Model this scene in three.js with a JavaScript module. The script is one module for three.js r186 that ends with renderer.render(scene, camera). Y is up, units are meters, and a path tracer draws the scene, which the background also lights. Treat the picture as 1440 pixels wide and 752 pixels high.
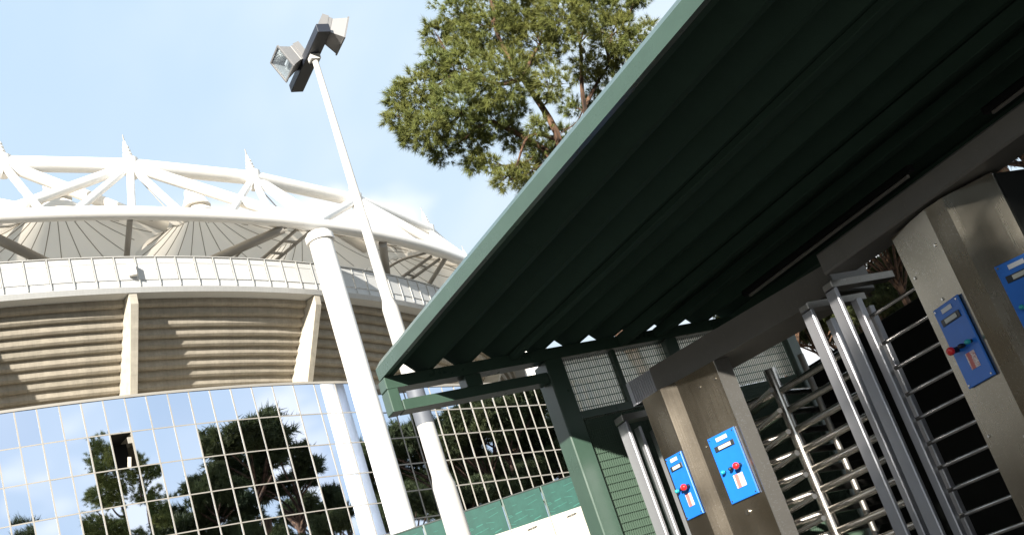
import * as THREE from 'three';
import { mergeGeometries, mergeVertices } from 'three/addons/utils/BufferGeometryUtils.js';
import { createNoise2D, createNoise3D } from 'simplex-noise';

// ---------------------------------------------------------------- camera, sky, sun, exposure
const EYE = 1.15, FOCAL = 1700, PW = 1440, PH = 752;
const RX = new THREE.Vector3(-0.396376, -0.307692, 0.864993);
const RY = new THREE.Vector3(-0.436521, 0.892018, 0.117273);
const RZ = new THREE.Vector3(-0.807673, -0.331104, -0.487888);
const scene = new THREE.Scene();
const camera = new THREE.PerspectiveCamera(THREE.MathUtils.radToDeg(2 * Math.atan(PH / 2 / FOCAL)), PW / PH, 0.05, 3000);
camera.quaternion.setFromRotationMatrix(new THREE.Matrix4().makeBasis(RX, RY, RZ));
camera.position.set(0, EYE, 0);
scene.add(camera);

const rngOf = (seed) => () => { seed = (seed + 0x6d2b79f5) | 0; let t = Math.imul(seed ^ (seed >>> 15), 1 | seed); t = (t + Math.imul(t ^ (t >>> 7), 61 | t)) ^ t; return ((t ^ (t >>> 14)) >>> 0) / 4294967296; };
const n2 = createNoise2D(rngOf(11)), n3 = createNoise3D(rngOf(12));
const V3 = (x, y, z) => new THREE.Vector3(x, y, z);
const clamp = (v, a = 0, b = 1) => Math.min(b, Math.max(a, v));
const smooth = (a, b, v) => { const t = clamp((v - a) / (b - a)); return t * t * (3 - 2 * t); };
const rad = THREE.MathUtils.degToRad;

{ // daylight sky: pale haze low, soft blue above, scattered fair-weather cloud all round
  const w = 1536, h = 768, data = new Float32Array(w * h * 4);
  const fbm = (x, y, z) => { let s = 0, a = 0.5; for (let k = 0; k < 6; k++) { s += a * n3(x, y, z); x *= 2.03; y *= 2.03; z *= 2.03; a *= 0.52; } return s; };
  for (let j = 0; j < h; j++) {
    const el = ((j + 0.5) / h - 0.5) * Math.PI, sy = Math.sin(el), cy = Math.cos(el), up = Math.max(sy, 0);
    const k = 1 - Math.exp(-3.0 * up);
    const base = [0.43 * (1 - k) + 0.21 * k, 0.455 * (1 - k) + 0.3 * k, 0.46 * (1 - k) + 0.4 * k];
    for (let i = 0; i < w; i++) {
      const az = ((i + 0.5) / w - 0.5) * 2 * Math.PI, dx = Math.cos(az) * cy, dz = Math.sin(az) * cy;
      const q = 1 / (up + 0.16), cxx = dx * q * 0.85, czz = dz * q * 0.85;
      let c = 0;
      if (sy > -0.02) {
        const thick = fbm(cxx + 3.1, czz - 1.7, 0.4), thin = fbm(cxx * 0.5 + 9, czz * 1.1 + 4, 2.2);
        c = smooth(0.16, 0.42, thick) * 0.92 + smooth(-0.35, 0.6, thin) * 0.4;
        c = clamp(c) * smooth(-0.02, 0.08, sy);
      }
      const o = (j * w + i) * 4, cl = [0.5, 0.505, 0.51];
      for (let m = 0; m < 3; m++) data[o + m] = sy < -0.01 ? [0.2, 0.19, 0.18][m] : base[m] * (1 - c) + cl[m] * c;
      data[o + 3] = 1;
    }
  }
  const sky = new THREE.DataTexture(data, w, h, THREE.RGBAFormat, THREE.FloatType);
  sky.mapping = THREE.EquirectangularReflectionMapping; sky.magFilter = sky.minFilter = THREE.LinearFilter; sky.wrapS = THREE.RepeatWrapping; sky.needsUpdate = true;
  scene.background = sky; scene.environment = sky;
}
const SUN_AZ = rad(42), SUN_EL = rad(20);
const toSun = V3(-Math.cos(SUN_AZ) * Math.cos(SUN_EL), Math.sin(SUN_EL), -Math.sin(SUN_AZ) * Math.cos(SUN_EL));
const sun = new THREE.DirectionalLight(new THREE.Color().setRGB(1.0, 0.945, 0.86), 5);
sun.position.copy(toSun.clone().multiplyScalar(150)).add(V3(30, 0, 20)); sun.target.position.set(30, 0, 20);
sun.castShadow = true; sun.shadow.mapSize.set(4096, 4096); Object.assign(sun.shadow.camera, { left: -110, right: 110, top: 110, bottom: -110, near: 1, far: 400 });
scene.add(sun, sun.target);
const renderer = new THREE.WebGLRenderer({ antialias: true });
renderer.toneMapping = THREE.LinearToneMapping;
renderer.toneMappingExposure = 2.45;
renderer.shadowMap.enabled = true;

// ---------------------------------------------------------------- reading photo positions
const ray = (px, py) => V3().addScaledVector(RX, (px - PW / 2) / FOCAL).addScaledVector(RY, -(py - PH / 2) / FOCAL).addScaledVector(RZ, -1).normalize();
const onZ = (px, py, z) => { const d = ray(px, py); return d.multiplyScalar(z / d.z).add(camera.position); };
const onX = (px, py, x) => { const d = ray(px, py); return d.multiplyScalar(x / d.x).add(camera.position); };
const onY = (px, py, y) => { const d = ray(px, py); return d.multiplyScalar((y - EYE) / d.y).add(camera.position); };
const atDist = (px, py, r) => { const d = ray(px, py); return d.multiplyScalar(r / Math.hypot(d.x, d.z)).add(camera.position); };

// ---------------------------------------------------------------- helpers
const used = new Map();
const numbered = (name) => { const k = used.get(name) || 0; used.set(name, k + 1); return k ? name + '_' + String(k).padStart(3, '0') : name; };
function thing(name, label, category, group, pos = [0, 0, 0]) {
  const o = new THREE.Group(); o.name = numbered(name); o.position.set(...pos);
  o.userData = { label, category }; if (group) o.userData.group = group;
  scene.add(o); return o;
}
function part(name, geo, mat, parent) {
  const m = new THREE.Mesh(geo, mat); m.name = name; m.castShadow = m.receiveShadow = true; parent.add(m); return m;
}
function sub(name, parent) { const g = new THREE.Group(); g.name = name; parent.add(g); return g; }
function structure(name, geo, mat) { const m = part(name, geo, mat, scene); m.userData = { kind: 'structure' }; return m; }
function boxUV(g, s = 1) { // uv in metres from the dominant axis of each face
  g = g.index ? g.toNonIndexed() : g; g.computeVertexNormals();
  const p = g.attributes.position, n = g.attributes.normal, uv = new Float32Array(p.count * 2);
  for (let i = 0; i < p.count; i++) {
    const ax = Math.abs(n.getX(i)), ay = Math.abs(n.getY(i)), az = Math.abs(n.getZ(i));
    let u, v;
    if (ay >= ax && ay >= az) { u = p.getX(i); v = p.getZ(i); } else if (ax >= az) { u = p.getZ(i); v = p.getY(i); } else { u = p.getX(i); v = p.getY(i); }
    uv[2 * i] = u * s; uv[2 * i + 1] = v * s;
  }
  g.setAttribute('uv', new THREE.BufferAttribute(uv, 2)); return g;
}
function box(x0, x1, y0, y1, z0, z1, bevel = 0) { // axis-aligned, with small chamfers when bevel > 0
  let g;
  if (bevel > 0) {
    const sx = x1 - x0, sy = y1 - y0, sz = z1 - z0, b = Math.min(bevel, sx / 3, sy / 3, sz / 3);
    const s = new THREE.Shape(); const a = sx / 2 - b, c = sy / 2 - b;
    s.moveTo(-a, -c); s.lineTo(a, -c); s.lineTo(a, c); s.lineTo(-a, c); s.closePath();
    g = new THREE.ExtrudeGeometry(s, { depth: sz - 2 * b, bevelEnabled: true, bevelThickness: b, bevelSize: b, bevelSegments: 1, steps: 1 });
    g.translate(0, 0, -(sz / 2 - b)); g.deleteAttribute('uv');
    g.translate((x0 + x1) / 2, (y0 + y1) / 2, (z0 + z1) / 2);
  } else { g = new THREE.BoxGeometry(x1 - x0, y1 - y0, z1 - z0); g.translate((x0 + x1) / 2, (y0 + y1) / 2, (z0 + z1) / 2); }
  return boxUV(g);
}
function bar(a, b, w, h, bevel = 0.004) { // rectangular bar from a to b; h measured upwards
  const d = b.clone().sub(a), L = d.length(), g = box(-w / 2, w / 2, -h / 2, h / 2, 0, L, bevel);
  const z = d.normalize(); let up = Math.abs(z.y) > 0.95 ? V3(1, 0, 0) : V3(0, 1, 0);
  const x = up.clone().cross(z).normalize(), y = z.clone().cross(x);
  g.applyMatrix4(new THREE.Matrix4().makeBasis(x, y, z).setPosition(a)); return g;
}
function tube(a, b, r0, r1 = r0, seg = 14, caps = true) {
  const d = b.clone().sub(a), L = d.length(), g = new THREE.CylinderGeometry(r1, r0, L, seg, 1, !caps);
  g.translate(0, L / 2, 0); g.applyQuaternion(new THREE.Quaternion().setFromUnitVectors(V3(0, 1, 0), d.normalize())); g.translate(a.x, a.y, a.z);
  return g;
}
function curveTube(pts, r0, r1, seg = 7, rad_ = 8) { // tapered tube along points
  const c = new THREE.CatmullRomCurve3(pts), g = new THREE.TubeGeometry(c, seg * (pts.length - 1), 1, rad_, false);
  const p = g.attributes.position, n = g.attributes.normal, rings = seg * (pts.length - 1) + 1;
  for (let i = 0; i < rings; i++) { const t = i / (rings - 1), r = r0 + (r1 - r0) * t, o = c.getPointAt(t);
    for (let j = 0; j <= rad_; j++) { const k = i * (rad_ + 1) + j; p.setXYZ(k, o.x + n.getX(k) * r, o.y + n.getY(k) * r, o.z + n.getZ(k) * r); } }
  return g;
}
function prism(plan, y0, y1) { // plan: [x,z] corners
  const s = new THREE.Shape(plan.map(([x, z]) => new THREE.Vector2(x, -z)));
  const g = new THREE.ExtrudeGeometry(s, { depth: y1 - y0, bevelEnabled: false }); g.deleteAttribute('uv'); g.rotateX(-Math.PI / 2); g.translate(0, y0, 0); return boxUV(g);
}
function merge(list) { return mergeGeometries(list.map((g) => { const q = g.index ? g.toNonIndexed() : g; for (const k of Object.keys(q.attributes)) if (!['position', 'normal', 'uv'].includes(k)) q.deleteAttribute(k); if (!q.attributes.uv) boxUV(q); return q; })); }

// ---------------------------------------------------------------- textures and materials
function noiseTex(size, f, srgb, repeat = 1) { // f(u,v) -> [r,g,b] 0..1, tiling is up to f
  const d = new Uint8Array(size * size * 4);
  for (let j = 0; j < size; j++) for (let i = 0; i < size; i++) { const c = f(i / size, j / size), o = (j * size + i) * 4; for (let k = 0; k < 3; k++) d[o + k] = clamp(c[k]) * 255; d[o + 3] = 255; }
  const t = new THREE.DataTexture(d, size, size); t.wrapS = t.wrapT = THREE.RepeatWrapping; t.magFilter = THREE.LinearFilter; t.minFilter = THREE.LinearMipmapLinearFilter; t.generateMipmaps = true;
  if (srgb) t.colorSpace = THREE.SRGBColorSpace; t.repeat.set(repeat, repeat); t.needsUpdate = true; return t;
}
const TAU = Math.PI * 2;
const tn = (u, v, fu, fv, s) => { // tiling noise on a torus
  const a = u * TAU, b = v * TAU; return (n3(Math.cos(a) * fu / TAU + s, Math.sin(a) * fu / TAU, b / TAU * 0 + Math.cos(b) * fv / TAU) + n3(Math.cos(b) * fv / TAU - s, Math.sin(b) * fv / TAU, Math.sin(a) * fu / TAU + 7)) / 2; };
const patch = (u, v, s = 0) => 0.5 + 0.5 * (0.55 * tn(u, v, 6, 6, 1 + s) + 0.3 * tn(u, v, 17, 17, 5 + s) + 0.2 * tn(u, v, 50, 50, 9 + s));
const lin = (r, g, b) => new THREE.Color().setRGB(r, g, b);
const concreteMap = noiseTex(256, (u, v) => { const p = 0.74 + 0.26 * patch(u, v) + 0.035 * (tn(u, v, 40, 5, 3)); return [p, p * 0.985, p * 0.96]; }, false, 0.25);
concreteMap.colorSpace = THREE.SRGBColorSpace;
const grainBump = noiseTex(256, (u, v) => { const p = patch(u, v, 4); return [p, p, p]; }, false, 1);
const paintMap = noiseTex(512, (u, v) => { const p = 0.9 + 0.1 * patch(u, v, 2); const chip = tn(u, v, 60, 60, 21) > 0.62 ? 0.25 : 0; return [p + chip * 0.8, p + chip * 0.5, p + chip * 0.6]; }, true, 1.3);
const paintRough = noiseTex(256, (u, v) => { const p = 0.5 + 0.5 * patch(u, v, 8); return [p, p, p]; }, false, 0.8);
const steelRough = noiseTex(512, (u, v) => { const p = 0.7 + 0.05 * tn(u, v, 260, 2, 3) + 0.2 * tn(u, v, 5, 4, 6) + 0.1 * patch(u, v, 3); return [p, p, p]; }, false, 1);
const steelMap = noiseTex(1024, (u, v) => { let p = 0.88 + 0.012 * tn(u, v, 300, 3, 8) + 0.07 * patch(u, v, 1); const s = tn(u, v, 110, 110, 31), w = tn(u, v, 5, 4, 14); if (s > 0.5 - 0.2 * w) p += 0.1 + 0.1 * s; return [p, p * 0.99, p * 0.96]; }, true, 1.1);
const barkMap = noiseTex(256, (u, v) => { const p = 0.55 + 0.5 * tn(u, v, 24, 7, 2) + 0.25 * patch(u, v, 6); return [p, p * 0.88, p * 0.79]; }, true, 0.8);
const fenceMap = noiseTex(512, (u, v) => { const p = 0.6 + 0.22 * patch(u, v, 13); return [p, p, p]; }, true, 0.3);
{ const d = fenceMap.image.data, r = rngOf(78), S = 512; // pale scuffs dragged along the sheets
  for (let k = 0; k < 70; k++) { let x = r() * S, y = r() * S; const a = (r() - 0.5) * 0.5, L = 10 + r() * 60, q = 50 + r() * 110, wd = r() < 0.3 ? 4 : 2;
    for (let s = 0; s < L; s++) { x += Math.cos(a); y += Math.sin(a); for (let m = 0; m < wd; m++) { const o = (((Math.floor(y) + m + S * 4) % S) * S + ((Math.floor(x) + S * 4) % S)) * 4; for (let c = 0; c < 3; c++) d[o + c] = Math.min(255, d[o + c] + q); } } } }
const std = (o) => new THREE.MeshStandardMaterial(o), phys = (o) => new THREE.MeshPhysicalMaterial(o);
const M = {
  concrete: std({ color: lin(0.4, 0.365, 0.305), map: concreteMap, roughness: 0.92, bumpMap: grainBump, bumpScale: 0.01 }),
  concreteB: std({ color: lin(0.35, 0.32, 0.265), map: concreteMap, roughness: 0.92, bumpMap: grainBump, bumpScale: 0.01 }),
  paleConcrete: std({ color: lin(0.6, 0.57, 0.5), map: concreteMap, roughness: 0.85 }),
  whiteSteel: std({ color: lin(0.83, 0.81, 0.77), map: paintMap, roughness: 0.45 }),
  whitePaint: std({ color: lin(0.84, 0.84, 0.83), map: concreteMap, roughness: 0.5 }),
  parapet: std({ color: lin(0.56, 0.56, 0.545), map: paintMap, roughness: 0.6 }),
  rail: std({ color: lin(0.5, 0.49, 0.46), roughness: 0.45, metalness: 0.3 }),
  membrane: phys({ color: lin(0.82, 0.75, 0.64), roughness: 1, transmission: 0.5, thickness: 0, side: THREE.DoubleSide }),
  seam: std({ color: lin(0.3, 0.26, 0.2), roughness: 0.9 }),
  greySteel: std({ color: lin(0.3, 0.28, 0.25), roughness: 0.55, metalness: 0.2 }),
  glass: [0, 1, 2].map((k) => phys({ color: [lin(0.72, 0.79, 0.92), lin(0.68, 0.76, 0.9), lin(0.63, 0.71, 0.86)][k], metalness: 1, roughness: 0.015, clearcoat: 0.4, clearcoatRoughness: 0.02 })),
  mullion: std({ color: lin(0.3, 0.28, 0.245), roughness: 0.5 }),
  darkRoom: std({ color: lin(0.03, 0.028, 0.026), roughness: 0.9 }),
  green: phys({ color: lin(0.05, 0.09, 0.066), map: paintMap, roughness: 0.42, roughnessMap: paintRough, clearcoat: 0.25, clearcoatRoughness: 0.3 }),
  greenDark: std({ color: lin(0.012, 0.022, 0.017), map: paintMap, roughness: 0.6 }),
  soffit: [0, 1].map((k) => phys({ color: k ? lin(0.046, 0.083, 0.061) : lin(0.05, 0.09, 0.066), map: paintMap, roughness: 0.85, specularIntensity: 0.3 })),
  black: phys({ color: lin(0.013, 0.0145, 0.014), map: paintMap, roughness: 0.8, specularIntensity: 0.4 }),
  mesh: std({ color: lin(0.06, 0.1, 0.07), roughness: 0.6 }),
  greenSheet: std({ color: lin(0.075, 0.12, 0.085), map: paintMap, roughness: 0.6 }),
  paleSheet: phys({ color: lin(0.85, 0.82, 0.72), roughness: 0.9, transmission: 0.7, thickness: 0, side: THREE.DoubleSide }),
  steel: [0, 1, 2].map((k) => phys({ color: [lin(0.48, 0.44, 0.38), lin(0.45, 0.42, 0.37), lin(0.47, 0.42, 0.36)][k], map: steelMap, metalness: 1, roughness: 0.34, roughnessMap: steelRough, anisotropy: 0.6 })),
  bright: std({ color: lin(0.72, 0.69, 0.64), metalness: 1, roughness: 0.24 }),
  dullSteel: std({ color: lin(0.42, 0.41, 0.4), metalness: 0.9, roughness: 0.42, map: steelMap }),
  slat: std({ color: lin(0.4, 0.4, 0.42), metalness: 0.6, roughness: 0.5, roughnessMap: paintRough }),
  headBeam: std({ color: lin(0.21, 0.2, 0.18), metalness: 0.2, roughness: 0.5, map: paintMap }),
  blue: phys({ color: lin(0.012, 0.17, 0.66), roughness: 0.4, map: paintMap, clearcoat: 0.3, clearcoatRoughness: 0.3 }),
  red: phys({ color: lin(0.75, 0.02, 0.02), roughness: 0.3, clearcoat: 0.5 }),
  teal: phys({ color: lin(0.02, 0.4, 0.42), roughness: 0.3, clearcoat: 0.5 }),
  knob: std({ color: lin(0.01, 0.012, 0.02), roughness: 0.35 }),
  plate: std({ color: lin(0.75, 0.75, 0.75), roughness: 0.5 }),
  slot: std({ color: lin(0.03, 0.035, 0.04), roughness: 0.35 }),
  lcd: std({ color: lin(0.55, 0.55, 0.48), roughness: 0.3 }),
  sticker: std({ map: noiseTex(64, (u, v) => { const e = u < 0.08 || u > 0.92 || v < 0.08 || v > 0.92, t = tn(u, v, 26, 40, 3) > 0.12; return e ? [0.8, 0.45, 0.42] : t ? [0.78, 0.5, 0.48] : [0.9, 0.87, 0.84]; }, true, 9), roughness: 0.7 }),
  bark: std({ color: lin(0.2, 0.145, 0.105), map: barkMap, roughness: 0.95, bumpMap: grainBump, bumpScale: 0.03 }),
  lampBlack: std({ color: lin(0.02, 0.024, 0.035), roughness: 0.45 }),
  lampBody: std({ color: lin(0.32, 0.31, 0.3), roughness: 0.5, metalness: 0.5 }),
  lampLens: phys({ color: lin(0.9, 0.93, 0.95), roughness: 0.06, transmission: 1, thickness: 0 }),
  reflector: std({ color: lin(0.75, 0.75, 0.73), metalness: 1, roughness: 0.25 }),
  ground: std({ color: lin(0.048, 0.047, 0.045), map: concreteMap, roughness: 0.95, bumpMap: grainBump, bumpScale: 0.01 }),
  terrace: std({ color: lin(0.2, 0.19, 0.17), map: concreteMap, roughness: 0.95 }),
  panelGreen: phys({ color: lin(0.024, 0.13, 0.1), map: fenceMap, roughness: 0.55, specularIntensity: 0.4 }),
};

// ---------------------------------------------------------------- ground and the raised terrace the stadium stands on
const FENCE_AZ = rad(27), FENCE_D = 40, TERRACE_Y = 5.6;
const fdir = V3(-Math.sin(FENCE_AZ), 0, Math.cos(FENCE_AZ)), fnor = V3(Math.cos(FENCE_AZ), 0, Math.sin(FENCE_AZ));
const fenceAt = (s, back = 0) => fnor.clone().multiplyScalar(FENCE_D + back).addScaledVector(fdir, s);
{
  const g = new THREE.CircleGeometry(1500, 64); g.rotateX(-Math.PI / 2);
  const uv = g.attributes.uv, p = g.attributes.position; for (let i = 0; i < uv.count; i++) uv.setXY(i, p.getX(i), p.getZ(i));
  structure('ground', g, M.ground);
  const a = fenceAt(-160, 0.02), b = fenceAt(130, 0.02), c = fenceAt(130, 300), d = fenceAt(-160, 300);
  structure('terrace', prism([[a.x, a.z], [b.x, b.z], [c.x, c.z], [d.x, d.z]], 0.004, TERRACE_Y), M.terrace);
}

// ---------------------------------------------------------------- the stadium
const CX = 108, CZ = 2;
const pol = (R, deg, h) => V3(CX - R * Math.cos(rad(deg)), EYE + h, CZ + R * Math.sin(rad(deg))); // h is above the eye
function arcBox(prof, d0, d1, step = 1.5) { // closed profile [[R,h]..] swept round the stadium's centre
  const n = Math.max(1, Math.round((d1 - d0) / step)), pos = [], uv = [], P = (k, i) => pol(prof[i][0], d0 + (d1 - d0) * k / n, prof[i][1]);
  const tri = (a, b, c, ua, ub, uc) => { for (const q of [a, b, c]) pos.push(q.x, q.y, q.z); for (const q of [ua, ub, uc]) uv.push(...q); };
  let run = 0;
  for (let i = 0; i < prof.length; i++) {
    const j = (i + 1) % prof.length, len = Math.hypot(prof[j][0] - prof[i][0], prof[j][1] - prof[i][1]);
    for (let k = 0; k < n; k++) {
      const u0 = rad(d0 + (d1 - d0) * k / n) * prof[i][0], u1 = rad(d0 + (d1 - d0) * (k + 1) / n) * prof[i][0];
      const a = P(k, i), b = P(k + 1, i), c = P(k + 1, j), e = P(k, j);
      tri(a, b, c, [u0, run], [u1, run], [u1, run + len]); tri(a, c, e, [u0, run], [u1, run + len], [u0, run + len]);
    }
    run += len;
  }
  for (const k of [0, n]) { const s = THREE.ShapeUtils.triangulateShape(prof.map((q) => new THREE.Vector2(...q)), []);
    for (const [x, y, z] of s) { const t = k ? [x, z, y] : [x, y, z]; tri(P(k, t[0]), P(k, t[1]), P(k, t[2]), prof[t[0]], prof[t[1]], prof[t[2]]); } }
  const g = new THREE.BufferGeometry(); g.setAttribute('position', new THREE.Float32BufferAttribute(pos, 3)); g.setAttribute('uv', new THREE.Float32BufferAttribute(uv, 2)); g.computeVertexNormals(); return g;
}
const rect = (R0, R1, h0, h1) => [[R0, h0], [R0, h1], [R1, h1], [R1, h0]];
const stadium = thing('stadium', 'large concrete stadium with mirrored glass base and white tubular steel roof truss', 'stadium');
{ // seating bowl: sawtooth underside between radial ribs
  const G0 = -14, G1 = 74;
  part('bowl_wall', arcBox(rect(40, 47.6, TERRACE_Y - EYE, 24.5), G0, G1, 2), M.concreteB, stadium);
  const ribs = [-0.7, 12.0, 24.4, 37.4, 50.2, 63];
  const under = sub('seating_underside', stadium);
  for (let b = 0; b < ribs.length - 1; b++) for (let k = 0; k < 11; k++) {
    const h = 19.9 + 0.44 * k, R = 48.2 + 0.34 * k;
    part('step_plank', arcBox([[R - 0.75, h + 0.03], [R - 0.75, h + 0.41], [R + 0.02, h + 0.45], [R, h + 0.10], [R - 0.1, h]], ribs[b] + 0.23, ribs[b + 1] - 0.23, 2), k % 3 ? M.concrete : M.concreteB, under);
  }
  for (const r of ribs) {
    const prof = [[46.4, 18.2], [47.6, 24.62], [52.35, 24.62], [52.3, 24.1], [48.75, 18.2]];
    part('rib', arcBox(prof, r - 0.22, r + 0.22, 1), M.paleConcrete, stadium);
  }
  part('kerb', arcBox([[49.5, 24.66], [49.5, 25.3], [52.5, 25.3], [52.55, 24.9], [52.4, 24.66]], G0, G1, 1.2), M.parapet, stadium);
  const para = sub('parapet', stadium);
  const post0 = 6.48, pitch = 1.19;
  for (let k = -10; k < 52; k++) {
    const a = post0 + k * pitch;
    if (a < G0 || a > G1 - 2) continue;
    part('parapet_panel', arcBox(rect(52.5, 52.55, 25.31, 26.53), a + 0.05, a + pitch - 0.05, 2), M.parapet, para);
    part('rail_post', arcBox(rect(52.565, 52.61, 24.95, 26.55), a - 0.026, a + 0.026, 1), M.rail, para);
  }
  part('top_rail', arcBox(rect(52.5, 52.62, 26.555, 26.6), G0, G1, 1.2), M.rail, para);
  part('middle_rail', arcBox(rect(52.553, 52.564, 26.2, 26.235), G0, G1, 1.2), M.rail, para);
  const pc = pol(52.6, 12.1, 25.75); // small box fixed to the parapet
  const fb = box(-0.2, 0.2, -0.32, 0.32, -0.14, 0.14, 0.02); fb.rotateY(rad(90 - 12.1)); fb.translate(pc.x - 0.16, pc.y, pc.z);
  part('junction_box', fb, M.whitePaint, stadium);
}
// mirrored glass base: a curved run of panes and a straight run past the column
const GR = 53.2, GTOP = 18.9;
const glass = sub('glass_facade', stadium);
{
  const psiOf = (azDeg) => { const a = rad(azDeg), ux = Math.cos(a), uz = Math.sin(a), b = ux * CX + uz * CZ, D = b - Math.sqrt(b * b - (CX * CX + CZ * CZ - GR * GR)); return THREE.MathUtils.radToDeg(Math.atan2(uz * D - CZ, CX - ux * D)); };
  const az = []; for (let k = -5; k <= 16; k++) az.push(6.5 + 0.968 * k); az.push(22.55);
  const psi = az.map(psiOf), rows = 7, RH = 1.7, r = rngOf(3);
  const hole = [9, 1];
  const quad = (a, b, c, d, th = 0.03) => { // pane: a,b bottom, c,d top
    const nrm = b.clone().sub(a).cross(d.clone().sub(a)).normalize().multiplyScalar(th), g = new THREE.BufferGeometry(), P = [a, b, c, d, ...[a, b, c, d].map((q) => q.clone().sub(nrm))];
    const F = [[0, 1, 2], [0, 2, 3], [5, 4, 7], [5, 7, 6], [4, 0, 3], [4, 3, 7], [1, 5, 6], [1, 6, 2], [3, 2, 6], [3, 6, 7], [4, 5, 1], [4, 1, 0]], pos = [];
    for (const f of F) for (const i of f) pos.push(P[i].x, P[i].y, P[i].z);
    g.setAttribute('position', new THREE.Float32BufferAttribute(pos, 3)); return boxUV(g);
  };
  const pane = (p0, p1, h0, h1) => { // slightly out of true, each pane on its own
    const out = V3(-(p1.z - p0.z), 0, p1.x - p0.x).normalize(); if (out.x > 0) out.negate();
    const j = () => (r() - 0.5) * 0.012, w = p1.clone().sub(p0).normalize().multiplyScalar(0.03), tiltH = (r() - 0.5) * 0.02, tiltV = (r() - 0.5) * 0.022, W = p0.distanceTo(p1), H = h1 - h0;
    const pt = (p, s, h, t) => p.clone().addScaledVector(w, s).setY(EYE + h).addScaledVector(out, tiltH * W * (s > 0 ? -0.5 : 0.5) + tiltV * H * t + 0.0);
    part('pane', quad(pt(p1, -1, h0 + 0.03, -0.5), pt(p0, 1, h0 + 0.03, -0.5), pt(p0, 1, h1 - 0.03, 0.5), pt(p1, -1, h1 - 0.03, 0.5)), M.glass[Math.floor(r() * 2.4)], glass);
  };
  for (let c = 0; c + 1 < psi.length; c++) {
    const p0 = pol(GR, psi[c], 0), p1 = pol(GR, psi[c + 1], 0);
    for (let k = 0; k < rows; k++) {
      const h1 = GTOP - k * RH, h0 = h1 - RH;
      if (c === hole[0] && k === hole[1]) continue;
      pane(p0, p1, h0, h1);
    }
  }
  for (let c = 0; c < psi.length; c++) part('mullion', arcBox(rect(GR - 0.06, GR + 0.05, GTOP - rows * RH, GTOP), psi[c] - 0.034, psi[c] + 0.034, 1), M.mullion, glass);
  for (let k = 0; k <= rows; k++) part('transom', arcBox(rect(GR - 0.065, GR + (k ? 0.04 : 0.09), GTOP - k * RH - 0.028, GTOP - k * RH + (k ? 0.028 : 0.1)), psi[0] - 0.05, psi[psi.length - 1] + 0.05, 1.2), M.mullion, glass);
  part('flat_roof', arcBox(rect(47.0, GR - 0.1, GTOP - 0.3, GTOP - 0.02), psi[0], psi[psi.length - 1] + 14, 1.5), M.paleConcrete, stadium);
  { // the open pane: a dim room with a white window inside
    const p0 = pol(GR - 0.1, psi[hole[0]], 0), p1 = pol(GR - 0.1, psi[hole[0] + 1], 0), h1 = GTOP - RH * hole[1] - 0.04, h0 = h1 - RH + 0.08;
    const room = sub('open_bay', stadium), dp = 1.6;
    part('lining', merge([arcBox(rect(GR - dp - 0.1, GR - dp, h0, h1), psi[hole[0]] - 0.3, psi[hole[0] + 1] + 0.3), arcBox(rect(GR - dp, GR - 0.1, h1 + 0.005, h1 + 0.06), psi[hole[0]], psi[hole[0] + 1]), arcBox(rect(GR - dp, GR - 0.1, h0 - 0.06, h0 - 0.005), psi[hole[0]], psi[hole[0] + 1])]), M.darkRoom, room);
    const m = (t, h) => p0.clone().lerp(p1, t).setY(EYE + h);
    part('stay', bar(m(0.62, h0 + 0.02), m(0.72, h0 + 0.5), 0.16, 0.05), M.paleConcrete, room);
    part('bracket', bar(m(0.8, h1 - 0.32), m(0.98, h1 - 0.32), 0.06, 0.3), M.mullion, room);
  }
  // straight run
  const tdir = V3(0.4, 0, 1).normalize(), s0 = V3(61.05, 0, 25.72), w = 1.06, cols = 19, RH2 = 1.54, rows2 = 8;
  for (let c = 0; c < cols; c++) for (let k = 0; k < rows2; k++) pane(s0.clone().addScaledVector(tdir, c * w), s0.clone().addScaledVector(tdir, (c + 1) * w), GTOP - (k + 1) * RH2, GTOP - k * RH2);
  for (let c = 0; c <= cols; c++) { const p = s0.clone().addScaledVector(tdir, c * w); part('mullion', bar(p.clone().setY(EYE + GTOP - rows2 * RH2), p.clone().setY(EYE + GTOP), 0.075, 0.11), M.mullion, glass); }
  for (let k = 0; k <= rows2; k++) { const a = s0.clone().addScaledVector(tdir, -0.05).setY(EYE + GTOP - k * RH2), b = s0.clone().addScaledVector(tdir, cols * w + 0.05).setY(a.y); part('transom', bar(a, b, k ? 0.106 : 0.2, k ? 0.07 : 0.16), M.mullion, glass); }
  const e0 = s0.clone(), e1 = s0.clone().addScaledVector(tdir, cols * w), bk = V3(1, 0, -0.4).normalize().multiplyScalar(5);
  part('roof_slab', prism([[e0.x + 0.12, e0.z], [e1.x + 0.12, e1.z], [e1.x + bk.x * 2, e1.z + bk.z * 2], [e0.x + bk.x * 1.5, e0.z + bk.z * 1.5]], EYE + GTOP - 0.33, EYE + GTOP - 0.09), M.paleConcrete, stadium);
}
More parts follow.
